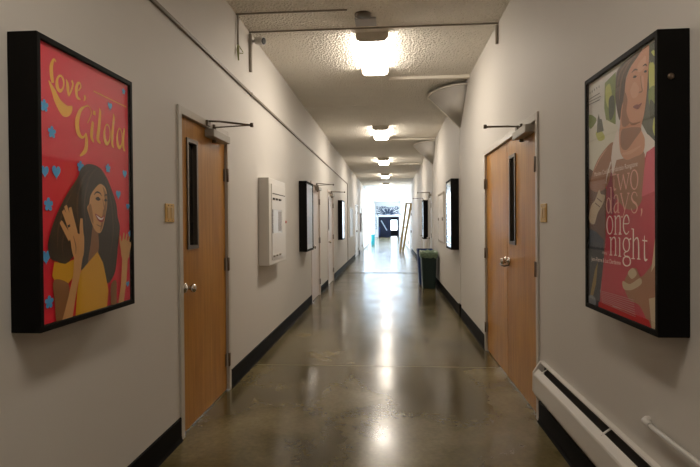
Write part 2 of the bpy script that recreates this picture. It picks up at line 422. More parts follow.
wall_door(1, 20.2, 22.2, 2.13, M_pale, double=True, window=False, closer=False, frame_m=M_pale, label='pale double door in the left wall near the daylight', detail=False)
wall_door(1, 23.5, 25.3, 2.13, M_pale, True, closer=False, frame_m=M_pale, label='pale door with a tall dark window in the left wall before the windows', detail=False, win=(23.9, 24.9, .95, 1.85))
wall_door(-1, 3.665, 5.70, 2.16, M_wood, double=True, meet=4.69, label='varnished birch double door in the right wall', win=(4.37, 4.585, 1.20, 1.965), elbow=.29)
wall_door(-1, 12.72, 13.76, 2.16, M_pale, False, window=False, frame_m=M_pale, label='pale door in the right wall just beyond the bins')
wall_door(-1, 15.3, 16.45, 2.13, M_pale, False, window=False, frame_m=M_pale, label='pale door in the right wall, second beyond the bins')
door_n = 9
wall_door(-1, 24.7, 25.9, 2.13, M_pale, False, window=False, closer=False, frame_m=M_pale, label='pale far door in the right wall beside the leaning pine frame', detail=False)
# ------------------------------------------------------------------ ceiling lamps
def ceiling_lamp(y0, label, lens=None):
    y1 = y0 + 1.2; z = ZC
    t = thing('ceiling_light', (XC, (y0+y1)/2, z-.085), label, 'ceiling light', 'wraparound lamps down the corridor ceiling')
    MB().prism([(XC-.155, z), (XC-.150, z-.03), (XC+.150, z-.03), (XC+.155, z)], 'y', y0+.012, y1-.012).build('lamp_housing', M_hous, t)
    c = [(XC-.154, z-.0305), (XC-.152, z-.045), (XC-.138, z-.074), (XC-.115, z-.085), (XC+.115, z-.085), (XC+.138, z-.074), (XC+.152, z-.045), (XC+.154, z-.0305)]
    MB().prism(c, 'y', y0+.012, y1-.012).build('diffuser', lens or M_lens, t)
    o = [(XC-.162, z), (XC-.160, z-.045), (XC-.143, z-.079), (XC-.118, z-.091), (XC+.118, z-.091), (XC+.143, z-.079), (XC+.160, z-.045), (XC+.162, z)]
    MB().prism(o, 'y', y0, y0+.0115).build('end_cap', M_cap, t); MB().prism(o, 'y', y1-.0115, y1).build('end_cap', M_cap, t)
    return t
names = ['lit ceiling lamp overhead, just behind the viewpoint', 'large lit ceiling lamp nearest in view, past the dark metal strip', 'lit ceiling lamp second nearest in view', 'lit ceiling lamp third nearest in view', 'lit ceiling lamp fourth nearest in view, before the daylit end', 'farthest lit ceiling lamp, at the edge of the daylit end']
ceiling_lamp(5.10 - PER, names[0].replace('lit', 'dim'), M_lens0)
lamp1 = ceiling_lamp(5.10, names[1])
for k in range(2, 6): dup(lamp1, (0, PER*(k-1), 0), names[k])
# ------------------------------------------------------------------ curved gussets where the right wall meets the ceiling
def gusset(y, label):
    t = thing('wall_gusset', (XR, y, 2.76), label, 'wall gusset', 'curved plaster gussets on the right wall')
    n = 14; zt, zb = 3.215, 2.76
    top = []; 
    for k in range(n+1):
        a = PI/2*k/n
        top.append((XR - .465*math.cos(a), y - .70*math.sin(a)))
    m = MB(); bm = m.bm
    ap = bm.verts.new((XR, y, zb)); ce = bm.verts.new((XR, y, zt))
    T = [bm.verts.new((p[0], p[1], zt)) for p in top]
    for k in range(n):
        f = m.face([ap, T[k], T[k+1]]); 
        if f: f.smooth = True
        m.face([ce, T[k+1], T[k]])
    m.face([ap, ce, T[0]]); m.face([ap, T[n], ce])
    m.build('gusset_body', M_wall, t)
    MB().tube([(p[0], p[1], zt) for p in top], .011, 8).build('rim_bead', M_batten, t)
    MB().tube([(XR-.004, y, zb), (XR-.465, y, zt)], .010, 8).build('edge_bead', M_batten, t)
gusset(7.60, 'large curved plaster gusset nearest on the right wall under the ceiling')
gusset(12.38, 'smaller looking curved plaster gusset, second along the right wall')
# ------------------------------------------------------------------ poster boxes
COL = {'yellow': (.95, .48, .03), 'yellow2': (.70, .36, .008), 'cyan': (.06, .38, .78), 'skin': (.66, .35, .14), 'skin2': (.26, .11, .04), 'hairl': (.055, .034, .02), 'skind': (.34, .155, .05), 'hair': (.014, .009, .006), 'dark': (.02, .015, .012), 'lip': (.35, .04, .03), 'white': (.88, .80, .75),
 'leaf': (.20, .28, .05), 'leaf2': (.55, .60, .12), 'leafd': (.04, .06, .02), 'pale': (.78, .78, .66), 'greyd': (.09, .11, .08), 'pink': (.58, .028, .07), 'pink2': (.34, .05, .09), 'pink3': (.75, .10, .17), 'brown': (.16, .065, .03), 'navy': (.035, .045, .065), 'skinh': (.78, .44, .29), 'skins': (.36, .16, .085), 'hairh': (.22, .12, .065), 'skinr': (.70, .34, .20), 'skinb': (.40, .18, .095), 'hairb': (.07, .034, .02), 'lipb': (.30, .07, .06),
 'cream': (.62, .50, .33), 'gold': (.34, .22, .05), 'greyb': (.25, .28, .32), 'redb': (.62, .015, .02), 'pinkl': (.60, .30, .30), 'text': (.95, .82, .76), 'text2': (.85, .48, .40)}
def cmat(k): return mat('print_' + k, COL[k], .5)
def crom(P, n=6, closed=False):
    out = []; N = len(P)
    rng = range(N) if closed else range(N-1)
    for i in rng:
        if closed: a, b, c, d = P[(i-1) % N], P[i], P[(i+1) % N], P[(i+2) % N]
        else: a, b, c, d = P[max(i-1, 0)], P[i], P[i+1], P[min(i+2, N-1)]
        for k in range(n):
            t = k/n
            out.append(tuple(.5*((2*b[j]) + (-a[j]+c[j])*t + (2*a[j]-5*b[j]+4*c[j]-d[j])*t*t + (-a[j]+3*b[j]-3*c[j]+d[j])*t**3) for j in range(len(b))))
    if not closed: out.append(tuple(P[-1]))
    return out
def poster_print(items, ground, U0, V0, W_, H_, place, parent):
    """flat printed sheet: ink shapes lie in thin layers on the paper; place(u, v, layer) gives the point on the wall box"""
    m = MB(); mats = [mat('print_ground_' + ground[0], ground[1], .5)]; idx = {}
    m.face([m.bm.verts.new(place(u, v, 0)) for u, v in ((U0, V0), (W_, V0), (W_, H_), (U0, H_))])
    def use(k):
        if k not in idx: idx[k] = len(mats); mats.append(cmat(k))
        m.mi = idx[k]
    cl = lambda p: (min(max(p[0], U0), W_), min(max(p[1], V0), H_))
    def poly(pts, lay):
        P = []
        for p in map(cl, pts):
            if not P or abs(p[0]-P[-1][0]) + abs(p[1]-P[-1][1]) > .2: P.append(p)
        if len(P) > 2: m.face([m.bm.verts.new(place(u, v, lay)) for u, v in P])
    for lay, it in enumerate(items, 1):
        use(it[1])
        if it[0] == 'p': poly(it[2], lay)
        elif it[0] == 's': poly(crom(it[2], 5, True), lay)
        elif it[0] == 'k':
            pts, w = it[2], it[3]
            q = crom([(p[0], p[1], w[min(i, len(w)-1)]) for i, p in enumerate(pts)], 5)
            Ls, Rs = [], []
            for i, p in enumerate(q):
                a, b = q[max(i-1, 0)], q[min(i+1, len(q)-1)]
                dx, dy = b[0]-a[0], b[1]-a[1]; l = math.hypot(dx, dy) or 1
                nx, ny = -dy/l, dx/l; h = max(p[2], 1)/2
                Ls.append(m.bm.verts.new(place(*cl((p[0]+nx*h, p[1]+ny*h)), lay))); Rs.append(m.bm.verts.new(place(*cl((p[0]-nx*h, p[1]-ny*h)), lay)))
            for i in range(len(q)-1): m.face([Ls[i], Rs[i], Rs[i+1], Ls[i+1]])
        elif it[0] == 'm':
            (cx, cy), k, sz = it[2], it[3], it[4]; r = sz/2 * (1 if it[3] == 'd' else 1.2)
            if k == 'd': poly([(cx-r*.6, cy-r), (cx+r*.6, cy-r), (cx+r*.6, cy+r), (cx-r*.6, cy+r)], lay)
            elif k == 'f':
                poly([(cx + r*1.15*(.5+.5*abs(math.cos(2.5*t))**.55)*math.cos(t+.3), cy + r*1.15*(.5+.5*abs(math.cos(2.5*t))**.55)*math.sin(t+.3)) for t in [2*PI*i/50 for i in range(50)]], lay)
            else:
                poly([(cx + r*1.0*math.sin(t)**3, cy + r*(13*math.cos(t)-5*math.cos(2*t)-2*math.cos(3*t)-math.cos(4*t))/14) for t in [2*PI*i/40 for i in range(40)]], lay)
        elif it[0] == 't':
            (ax, ay), (bx, by) = it[2]
            cu = bpy.data.curves.new('t', 'FONT'); cu.body = it[3]
            ob = bpy.data.objects.new('t', cu); col.objects.link(ob)
            bpy.context.view_layer.update()
            me = bpy.data.meshes.new_from_object(ob.evaluated_get(bpy.context.evaluated_depsgraph_get()))
            xs = [v.co.x for v in me.vertices]; x0, x1 = min(xs), max(xs)
            L = math.hypot(bx-ax, by-ay); dx, dy = (bx-ax)/L, (by-ay)/L; sc_ = L/(x1-x0); sy = max(sc_, 19)
            vs = [m.bm.verts.new(place(ax + dx*(v.co.x-x0)*sc_ - dy*v.co.y*sy, ay + dy*(v.co.x-x0)*sc_ + dx*v.co.y*sy, lay)) for v in me.vertices]
            for p in me.polygons: m.face([vs[i] for i in p.vertices])
            bpy.data.objects.remove(ob); bpy.data.curves.remove(cu); bpy.data.meshes.remove(me)
    me = bpy.data.meshes.new('poster_print'); m.bm.to_mesh(me); m.bm.free()
    for x in mats: me.materials.append(x)
    o = bpy.data.objects.new('poster_print', me); col.objects.link(o); o.parent = parent
    o.matrix_parent_inverse = Matrix.Translation(-parent.location)
    return o
def poster_box(s, y0, y1, z0, z1, label, d=.12, rail=.034, lock=None):
    xw = XL if s > 0 else XR
    t = thing('poster_case', (xw, (y0+y1)/2, z0), label, 'poster case', 'black poster cases on the corridor walls')
    X = lambda q: xw + s*q
    fr = MB().frame(0, X(0.001), X(d), y0, y1, z0, z1, rail)
    fr.build('case_frame', M_black, t, bevel=.003)
    MB().box(X(.002), X(d-.0135), y0+rail*.9, y1-rail*.9, z0+rail*.9, z1-rail*.9).build('case_back', M_blackin, t)
    MB().box(X(d-.006), X(d-.003), y0+rail-.004, y1-rail+.004, z0+rail-.004, z1-rail+.004).build('front_pane', M_glass, t)
    if lock:
        MB().lathe((X(lock[0]), y0, lock[1]), (0, -1, 0), [(0, .011), (.004, .011), (.006, .008), (.007, .004)], 14).build('case_lock', M_hinge, t)
    return t, X(d-.013)
def sheet_placer(s, x, y0, z0):
    return (lambda u, v, l: (x + s*(.0002 + .00009*l), y0 + u/1000, z0 + v/1000)) if s > 0 else (lambda u, v, l: (x + s*(.0002 + .00009*l), y0 - u/1000, z0 + v/1000))
LEFT = [
 ('k','yellow',[(70,998),(57,1004),(43,975),(43,941),(49,913)],[6,8,18,20,14]),
 ('s','yellow',[(25,916),(44,874),(59,844),(94,807),(127,801),(158,820),(167,852),(136,847),(103,856),(86,867),(55,898)]),
 ('k','yellow',[(105,952),(113,941),(114,923),(107,906),(95,895),(83,896),(75,907),(74,925),(80,942),(92,952),(105,952)],[9,11,8,8,13,17,19,15,9,8,9]),
 ('k','yellow',[(130,949),(138,933),(140,910),(145,887)],[5,16,17,8]),
 ('k','yellow',[(145,887),(163,916),(172,942),(165,954)],[8,8,10,12]),
 ('k','yellow',[(207,923),(225,944),(219,957),(204,951),(194,926),(200,897),(223,892)],[5,7,9,12,17,15,6]),
 ('k','yellow',[(249,915),(254,906),(245,891)],[12,13,4]),
 ('k','yellow',[(318,950),(329,950)],[5,5]),
 ('k','yellow',[(333,949),(344,949)],[5,5]),
 ('k','yellow',[(349,949),(360,949)],[5,5]),
 ('k','yellow',[(364,949),(376,948)],[5,5]),
 ('k','yellow',[(380,948),(392,948)],[5,5]),
 ('k','yellow',[(397,948),(409,947)],[5,5]),
 ('k','yellow',[(413,947),(425,947)],[5,5]),
 ('k','yellow',[(430,947),(442,946)],[5,5]),
 ('k','yellow',[(447,946),(459,946)],[5,5]),
 ('k','yellow',[(464,946),(477,945)],[5,5]),
 ('k','yellow',[(482,945),(494,945)],[5,5]),
 ('k','yellow',[(500,945),(512,944)],[5,5]),
 ('k','yellow',[(518,944),(531,944)],[5,5]),
 ('k','yellow',[(536,944),(549,943)],[5,5]),
 ('k','yellow',[(554,943),(568,943)],[5,5]),
 ('k','yellow',[(573,943),(587,942)],[5,5]),
 ('k','yellow',[(247,868),(218,846),(195,799),(201,755),(230,738),(256,759)],[6,16,26,25,10,6]),
 ('k','yellow',[(247,868),(276,877),(296,854),(278,819),(265,804)],[6,4,4,4,3]),
 ('k','yellow',[(253,760),(258,728),(249,689),(211,660)],[10,20,22,7]),
 ('k','yellow',[(318,866),(317,848)],[17,17]),
 ('k','yellow',[(305,818),(296,772),(296,747),(309,731)],[14,20,18,8]),
 ('k','yellow',[(355,884),(361,870),(351,801),(341,750),(362,734)],[6,15,20,20,7]),
 ('k','yellow',[(425,826),(436,812),(440,786),(434,760),(422,744),(407,742),(396,757),(392,781),(398,807),(410,824),(425,826)],[6,6,6,8,14,20,20,14,8,6,6]),
 ('k','yellow',[(467,884),(473,867),(458,790),(457,745),(470,731)],[6,14,18,17,7]),
 ('k','yellow',[(530,827),(541,812),(544,785),(539,758),(527,741),(513,740),(503,755),(500,781),(505,808),(517,825),(530,827)],[6,6,6,8,14,19,19,14,8,6,6]),
 ('k','yellow',[(565,836),(554,779),(555,741),(569,729)],[12,18,16,7]),
 ('m','cyan',(563,1011),'f',22),
 ('m','cyan',(441,914),'h',30),
 ('m','cyan',(-5,816),'f',34),
 ('m','cyan',(36,726),'f',34),
 ('m','cyan',(-7,577),'h',36),
 ('m','cyan',(58,581),'h',42),
 ('m','cyan',(212,617),'f',34),
 ('m','cyan',(417,631),'f',30),
 ('m','cyan',(563,620),'h',32),
 ('m','cyan',(502,519),'h',34),
 ('m','cyan',(10,455),'f',38),
 ('m','cyan',(587,465),'h',26),
 ('m','cyan',(-8,264),'h',42),
 ('m','cyan',(605,333),'f',26),
 ('m','cyan',(6,95),'f',36),
 ('m','cyan',(576,94),'h',24),
 ('s','hair',[(270,634),(214,609),(189,569),(129,510),(86,460),(44,402),(12,337),(3,297),(18,255),(65,236),(89,206),(123,232),(168,255),(198,196),(261,207),(335,218),(372,153),(396,120),(424,125),(463,162),(482,225),(492,280),(511,363),(493,414),(483,469),(449,529),(405,586),(352,625)]),
 ('s','skin2',[(293,374),(273,294),(254,220),(290,213),(320,245),(336,287),(327,356)]),
 ('p','yellow2',[(324,263),(290,242),(261,225),(204,191),(193,172),(176,113),(164,-3),(270,0),(393,0),(406,84),(388,147),(366,211)]),
 ('p','yellow2',[(37,241),(24,190),(35,175),(119,150),(158,176),(159,243),(102,228)]),
 ('s','skin2',[(33,172),(117,151),(120,96),(85,10),(49,6),(37,87)]),
 ('s','skin',[(350,556),(308,532),(277,501),(266,466),(252,451),(265,420),(286,382),(311,352),(345,343),(369,369),(390,422),(404,466),(403,515),(388,544)]),
 ('s','skind',[(370,544),(387,532),(403,502),(399,457),(383,413),(362,369),(346,352),(363,417),(383,466),(382,505)]),
 ('s','skind',[(277,466),(259,449),(272,412),(294,382),(291,424)]),
 ('k','hairl',[(270,608),(227,571),(191,504),(183,431),(201,350)],[3,9,11,9,4]),
 ('k','hairl',[(329,623),(276,584),(246,523),(231,448),(243,374)],[3,8,9,8,3]),
 ('k','hairl',[(145,501),(100,445),(63,368),(55,292)],[3,9,10,4]),
 ('k','hairl',[(382,585),(421,525),(444,445),(450,345),(423,238)],[3,9,11,9,4]),
 ('k','hairl',[(414,560),(458,491),(473,400)],[3,6,3]),
 ('k','hairl',[(117,375),(85,314),(90,260)],[3,9,3]),
 ('k','hair',[(302,507),(323,519),(348,515),(358,504)],[3,7,6,3]),
 ('k','hair',[(380,505),(397,512),(405,506)],[3,6,3]),
 ('s','dark',[(311,491),(331,499),(350,489),(330,482)]),
 ('s','dark',[(378,486),(391,494),(402,486),(391,481)]),
 ('k','skin2',[(367,491),(376,461),(385,446),(368,439)],[3,5,6,4]),
 ('s','lip',[(306,425),(332,419),(355,412),(383,420),(367,392),(333,395)]),
 ('s','white',[(315,420),(335,413),(356,407),(374,413),(359,400),(336,402)]),
 ('k','skin2',[(316,380),(346,372),(362,378)],[3,4,3]),
 ('p','skin',[(157,259),(214,252),(198,188),(173,126),(141,11),(78,8),(116,98),(149,181)]),
 ('s','skin',[(124,348),(134,316),(155,251),(214,245),(225,325),(211,346),(188,342),(165,359)]),
 ('k','skin',[(75,392),(99,364),(133,324)],[17,22,28]),
 ('k','skin',[(90,435),(118,391),(142,343)],[17,22,26]),
 ('k','skin',[(105,454),(130,402),(156,347)],[17,22,26]),
 ('k','skin',[(133,448),(149,399),(168,347)],[17,22,26]),
 ('k','skin',[(208,405),(206,366),(209,325)],[16,24,28]),
 ('k','skin2',[(152,335),(167,295),(166,263)],[3,6,3]),
 ('k','dark',[(117,373),(132,377)],[10,10]),
 ('p','skin',[(527,240),(576,228),(560,114),(533,9),(484,4),(510,101)]),
 ('s','skin',[(501,302),(511,265),(523,222),(576,215),(596,251),(606,286),(583,299),(546,308),(519,302)]),
 ('k','skin',[(510,293),(507,328)],[16,11]),
 ('k','skin',[(533,301),(542,340)],[16,11]),
 ('k','skin',[(559,300),(569,334)],[16,11]),
 ('k','skin',[(580,295),(592,321)],[14,10]),
 ('k','skin',[(596,275),(611,294)],[14,9]),
 ('s','skin2',[(425,112),(466,123),(468,56),(464,1),(426,3),(419,58)]),
]
RIGHT = [
 ('p','leaf',[(191,998),(300,1015),(298,800),(215,798),(184,891)]),
 ('p','pale',[(13,835),(211,834),(319,788),(290,710),(146,678),(31,599),(11,591)]),
 ('s','leaf',[(14,896),(99,860),(57,832),(16,835)]),
 ('s','leaf2',[(91,798),(147,802),(190,759),(125,757)]),
 ('p','greyd',[(112,858),(126,877),(137,853),(158,848),(179,792),(103,796)]),
 ('s','leaf2',[(202,974),(243,980),(262,925),(232,881),(201,922)]),
 ('s','leafd',[(232,915),(282,920),(287,852),(242,828)]),
 ('p','greyd',[(553,1029),(631,1031),(632,663),(573,701),(514,766)]),
 ('s','leaf2',[(574,957),(603,962),(624,921),(616,867),(581,861)]),
 ('s','leaf',[(574,870),(616,874),(623,823),(595,794),(574,827)]),
 ('s','leaf2',[(609,762),(630,779),(629,688),(602,721)]),
 ('p','pink',[(188,546),(345,572),(632,680),(630,3),(124,-4),(153,135),(186,314)]),
 ('p','brown',[(2,648),(145,598),(209,531),(197,332),(175,217),(-2,203)]),
 ('p','navy',[(-1,364),(99,347),(176,314),(175,217),(141,89),(130,-3),(-4,-2)]),
 ('p','pink2',[(209,592),(270,654),(326,524),(268,422),(218,427)]),
 ('s','skinb',[(336,662),(399,642),(536,655),(528,519),(512,464),(448,439),(362,457),(279,519),(270,629)]),
 ('s','skinb',[(251,728),(124,679),(49,611),(25,552),(123,528),(225,556),(270,654),(290,710)]),
 ('p','white',[(319,780),(333,728),(346,677),(372,648),(308,649),(269,587),(256,664),(270,713)]),
 ('p','white',[(514,737),(576,707),(628,671),(628,660),(558,648),(547,628),(541,658),(544,698)]),
 ('p','pink3',[(563,648),(628,664),(630,505),(520,486),(539,585)]),
 ('s','skinr',[(551,1034),(497,1025),(458,1006),(418,981),(387,942),(370,898),(347,855),(343,791),(333,752),(344,677),(395,640),(466,642),(532,651),(545,697),(518,742),(541,791),(559,852),(570,923),(577,978),(578,1028)]),
 ('s','hairb',[(530,1037),(448,1035),(366,1028),(311,1007),(301,940),(301,899),(321,837),(341,808),(356,853),(379,892),(397,963),(435,995),(492,1016)]),
 ('s','skinh',[(523,995),(492,982),(496,958),(530,955),(553,971),(553,1000)]),
 ('s','skinh',[(467,928),(434,906),(451,871),(491,869),(502,896)]),
 ('s','skinh',[(522,928),(527,882),(540,886),(537,931)]),
 ('s','skins',[(386,910),(369,866),(356,805),(373,774),(425,780),(400,828),(409,873)]),
 ('s','skins',[(355,761),(350,701),(399,678),(466,707),(521,739),(466,756),(408,763)]),
 ('k','skinh',[(364,667),(433,665),(513,677)],[6,14,6]),
 ('k','hairh',[(492,1031),(418,1012),(357,966),(338,890)],[3,8,10,4]),
 ('k','hairh',[(435,1027),(348,1001),(316,944)],[4,9,4]),
 ('s','leafd',[(582,1019),(624,1026),(624,970),(589,967)]),
 ('s','leafd',[(588,831),(623,802),(623,766),(588,766)]),
 ('s','leaf2',[(596,1000),(617,1000),(617,979)]),
 ('s','dark',[(456,949),(472,952),(488,944),(472,942)]),
 ('s','dark',[(542,945),(554,948),(566,941),(554,939)]),
 ('k','hairb',[(448,969),(471,974),(495,966)],[3,6,3]),
 ('k','hairb',[(535,967),(553,969),(567,959)],[3,6,3]),
 ('k','skinb',[(518,937),(525,898),(530,878),(504,879)],[3,6,7,4]),
 ('s','lipb',[(457,835),(486,838),(502,834),(529,834),(502,819),(483,822)]),
 ('k','skinb',[(400,804),(450,771),(514,766)],[3,9,3]),
 ('s','cream',[(134,536),(156,517),(198,508),(175,472),(122,436),(76,382),(17,404),(39,465),(89,493)]),
 ('k','skinh',[(220,711),(135,670),(66,618)],[3,9,3]),
 ('s','pink3',[(558,590),(615,612),(615,556),(558,532)]),
 ('k','white',[(260,647),(219,591),(209,557)],[12,9,4]),
 ('k','brown',[(88,480),(144,460)],[5,5]),
 ('k','brown',[(111,501),(166,481)],[5,5]),
 ('p','gold',[(86,173),(120,212),(97,110),(49,30),(23,35)]),
 ('s','greyb',[(6,38),(50,53),(96,37),(84,8),(13,10)]),
 ('s','skinb',[(413,188),(479,217),(518,187),(585,227),(630,252),(629,5),(584,13),(510,77),(429,87),(378,136)]),
 ('s','cream',[(413,192),(455,215),(487,195),(447,172)]),
 ('s','cream',[(369,155),(430,150),(511,182),(522,161),(446,129),(378,124)]),
 ('p','cream',[(624,343),(595,212),(627,245)]),
 ('p','cream',[(578,115),(630,128),(630,3),(599,3)]),
 ('p','redb',[(130,35),(341,46),(577,37),(599,2),(386,1),(125,-4)]),
 ('k','pinkl',[(141,86),(463,92)],[2.5,2.5]),
 ('k','pinkl',[(146,79),(465,84)],[2.5,2.5]),
 ('k','pinkl',[(150,72),(467,75)],[2.5,2.5]),
 ('k','pinkl',[(154,65),(470,66)],[2.5,2.5]),
 ('k','pinkl',[(158,58),(472,57)],[2.5,2.5]),
 ('k','pinkl',[(163,52),(474,48)],[2.5,2.5]),
 ('k','pinkl',[(167,45),(477,39)],[2.5,2.5]),
 ('k','pinkl',[(171,38),(479,31)],[2.5,2.5]),
 ('k','pinkl',[(275,39),(360,40)],[3,3]),
 ('m','dark',(39,993),'d',10),
 ('m','dark',(66,993),'d',10),
 ('m','dark',(93,994),'d',10),
 ('m','dark',(119,995),'d',10),
 ('m','dark',(144,995),'d',10),
 ('k','dark',[(29,965),(153,965)],[3,3]),
 ('k','dark',[(29,953),(163,948)],[3,3]),
 ('k','dark',[(29,941),(153,935)],[3,3]),
 ('k','text2',[(295,607),(294,540),(300,527),(315,530)],[5,10,10,4]),
 ('k','text2',[(277,590),(315,591)],[5,5]),
 ('k','text2',[(330,587),(357,522)],[10,8]),
 ('k','text2',[(357,522),(381,580)],[5,5]),
 ('k','text2',[(379,583),(406,522)],[10,8]),
 ('k','text2',[(406,522),(430,583)],[5,5]),
 ('k','text2',[(322,587),(344,587)],[4,4]),
 ('k','text2',[(416,584),(437,583)],[4,4]),
 ('k','text2',[(503,552),(499,535),(489,522),(475,518),(460,524),(450,538),(446,557),(450,575),(461,588),(475,591),(489,585),(499,571),(503,552)],[10,8,5,5,6,9,10,8,5,5,6,9,10]),
 ('k','text2',[(262,462),(259,447),(252,435),(243,431),(233,436),(226,448),(223,464),(226,479),(233,491),(243,495),(253,490),(259,478),(262,462)],[10,8,5,5,6,9,10,8,5,5,6,9,10]),
 ('k','text2',[(268,540),(268,432)],[10,10]),
 ('k','text2',[(255,539),(268,538)],[4,4]),
 ('k','text2',[(268,431),(278,431)],[4,4]),
 ('k','text2',[(296,489),(307,503),(326,502),(335,482),(334,431)],[8,5,5,10,10]),
 ('k','text2',[(335,473),(310,465),(297,447),(310,431),(334,445)],[4,5,10,6,4]),
 ('k','text2',[(334,431),(349,431)],[4,4]),
 ('k','text2',[(362,507),(396,439)],[10,8]),
 ('k','text2',[(429,505),(396,439),(378,414),(361,415)],[5,5,5,7]),
 ('k','text2',[(354,508),(375,507)],[4,4]),
 ('k','text2',[(418,506),(438,505)],[4,4]),
 ('k','text2',[(500,490),(489,504),(468,505),(455,489),(467,472),(489,462),(500,446),(486,429),(464,430),(451,445)],[6,4,5,9,10,10,9,5,4,6]),
 ('k','text2',[(533,443),(535,431),(528,413)],[11,10,3]),
 ('k','text',[(286,379),(282,361),(271,347),(257,342),(242,346),(232,360),(228,379),(232,398),(243,412),(257,417),(272,411),(282,398),(286,379)],[10,8,5,5,6,9,10,8,5,5,6,9,10]),
 ('k','text',[(312,418),(312,342)],[10,10]),
 ('k','text',[(312,400),(335,417),(355,408),(356,343)],[4,5,9,10]),
 ('k','text',[(299,417),(312,417)],[4,4]),
 ('k','text',[(298,342),(327,343)],[4,4]),
 ('k','text',[(343,343),(370,344)],[4,4]),
 ('k','text',[(387,386),(433,388),(428,412),(410,420),(392,406),(386,382),(392,357),(413,345),(434,357)],[4,4,8,5,9,10,9,5,4]),
 ('k','text',[(269,328),(269,254)],[10,10]),
 ('k','text',[(269,311),(292,328),(313,319),(314,256)],[4,5,9,10]),
 ('k','text',[(255,327),(269,327)],[4,4]),
 ('k','text',[(255,253),(284,254)],[4,4]),
 ('k','text',[(300,255),(328,256)],[4,4]),
 ('k','text',[(354,329),(354,254)],[10,10]),
 ('k','text',[(341,328),(354,328)],[4,4]),
 ('k','text',[(341,254),(367,254)],[4,4]),
 ('k','text',[(354,351),(354,346)],[11,11]),
 ('k','text',[(440,304),(437,290),(427,280),(413,276),(400,280),(390,289),(386,303),(390,317),(400,327),(414,330),(427,327),(437,317),(440,304)],[10,8,5,5,6,9,10,8,5,5,6,9,10]),
 ('k','text',[(413,276),(394,268),(402,258),(435,256)],[4,6,6,6]),
 ('k','text',[(448,240),(444,230),(432,223),(417,220),(401,221),(389,228),(385,237),(389,247),(401,254),(417,258),(433,256),(444,249),(448,240)],[10,8,5,5,6,9,10,8,5,5,6,9,10]),
 ('k','text',[(432,322),(454,329)],[5,6]),
 ('k','text',[(473,367),(472,253)],[10,10]),
 ('k','text',[(472,314),(494,332),(513,322),(515,254)],[4,5,9,10]),
 ('k','text',[(458,366),(473,366)],[4,4]),
 ('k','text',[(458,252),(486,253)],[4,4]),
 ('k','text',[(502,254),(529,254)],[4,4]),
 ('k','text',[(560,343),(560,269),(566,254),(581,258)],[5,10,10,4]),
 ('k','text',[(543,325),(581,324)],[5,5]),
 ('t','text',[(101,599),(509,603)],'Marion Cotillard  Fabrizio Rongione'),
 ('t','text',[(63,215),(365,219)],'Jean-Pierre & Luc Dardenne'),
 ('t','text',[(186,253),(232,252)],'A film by'),
]
t, x = poster_box(1, 1.745, 2.428, 1.012, 2.092, 'red poster of a waving dark haired woman in a black case, left wall', rail=.022, d=.113)
poster_print(LEFT, ('red', (.78, .006, .04)), -36, 16, 612, 1052, sheet_placer(1, x, 1.80, 1.02), t)
t, x = poster_box(-1, 1.862, 2.530, .990, 2.060, 'poster of a woman in pink with pale lettering in a black case, right wall', rail=.022, d=.109, lock=(.065, 1.895))
poster_print(RIGHT, ('stone', (.80, .80, .76)), 6, 10, 640, 1042, sheet_placer(-1, x, 2.52, 1.0), t)
def glare_print(t, s, x, y0, y1, z0, z1, bands):
    it = []
    Wm, Hm = (y1-y0)*1000, (z1-z0)*1000
    for k, (c, a, b, e, f) in enumerate(bands): it.append(('p', c, [(a*Wm, e*Hm), (b*Wm, e*Hm), (b*Wm, f*Hm), (a*Wm, f*Hm)]))
    poster_print(it, ('glare_white', (.66, .70, .78)), 0, 0, Wm, Hm, sheet_placer(s, x, y0 if s > 0 else y1, z0), t)  # bluish white ground colour stands for daylight glare on the pane
COL['paleblue'] = (.50, .58, .72); COL['slate'] = (.16, .18, .24)
t, x = poster_box(1, 7.66, 8.33, .962, 2.03, 'black case with a poster coloured like pale daylight glare, between the white cabinet and the first cream door')
glare_print(t, 1, x, 7.69, 8.30, .99, 2.0, [('paleblue', .1, .9, .08, .5), ('slate', .3, .36, .42, .44)])
t, x = poster_box(1, 13.52, 14.19, .94, 1.99, 'small looking black case with a poster coloured like white glare, past both cream doors on the left wall')
glare_print(t, 1, x, 13.55, 14.16, .97, 1.96, [('paleblue', .12, .88, .1, .3)])
t, x = poster_box(-1, 7.80, 8.47, .975, 2.045, 'black case with a poster coloured like whitish glare, past the double door on the right wall')
glare_print(t, -1, x, 7.83, 8.44, 1.0, 2.015, [('slate', .15, .75, .05, .12), ('paleblue', .1, .9, .2, .5)])
t, x = poster_box(-1, 14.05, 14.72, .93, 1.99, 'black case between the two pale doors beyond the bins')
glare_print(t, -1, x, 14.08, 14.69, .96, 1.96, [('paleblue', .1, .9, .2, .6)])
# white framed poster further down the left wall
t = thing('picture_frame', (XL, 18.0, .89), 'white framed poster with a glare coloured print on the left wall after the last black case', 'picture frame')
MB().frame(0, XL+.001, XL+.035, 17.2, 18.8, .89, 1.92, .06).build('frame_rails', M_pale, t, bevel=.003)
MB().box(XL+.001, XL+.02, 17.25, 18.75, .94, 1.87).build('print_sheet', mat('print_whiteblue2', (.66, .70, .78), .4), t)  # white glare on the poster is put into this pale sheet colour
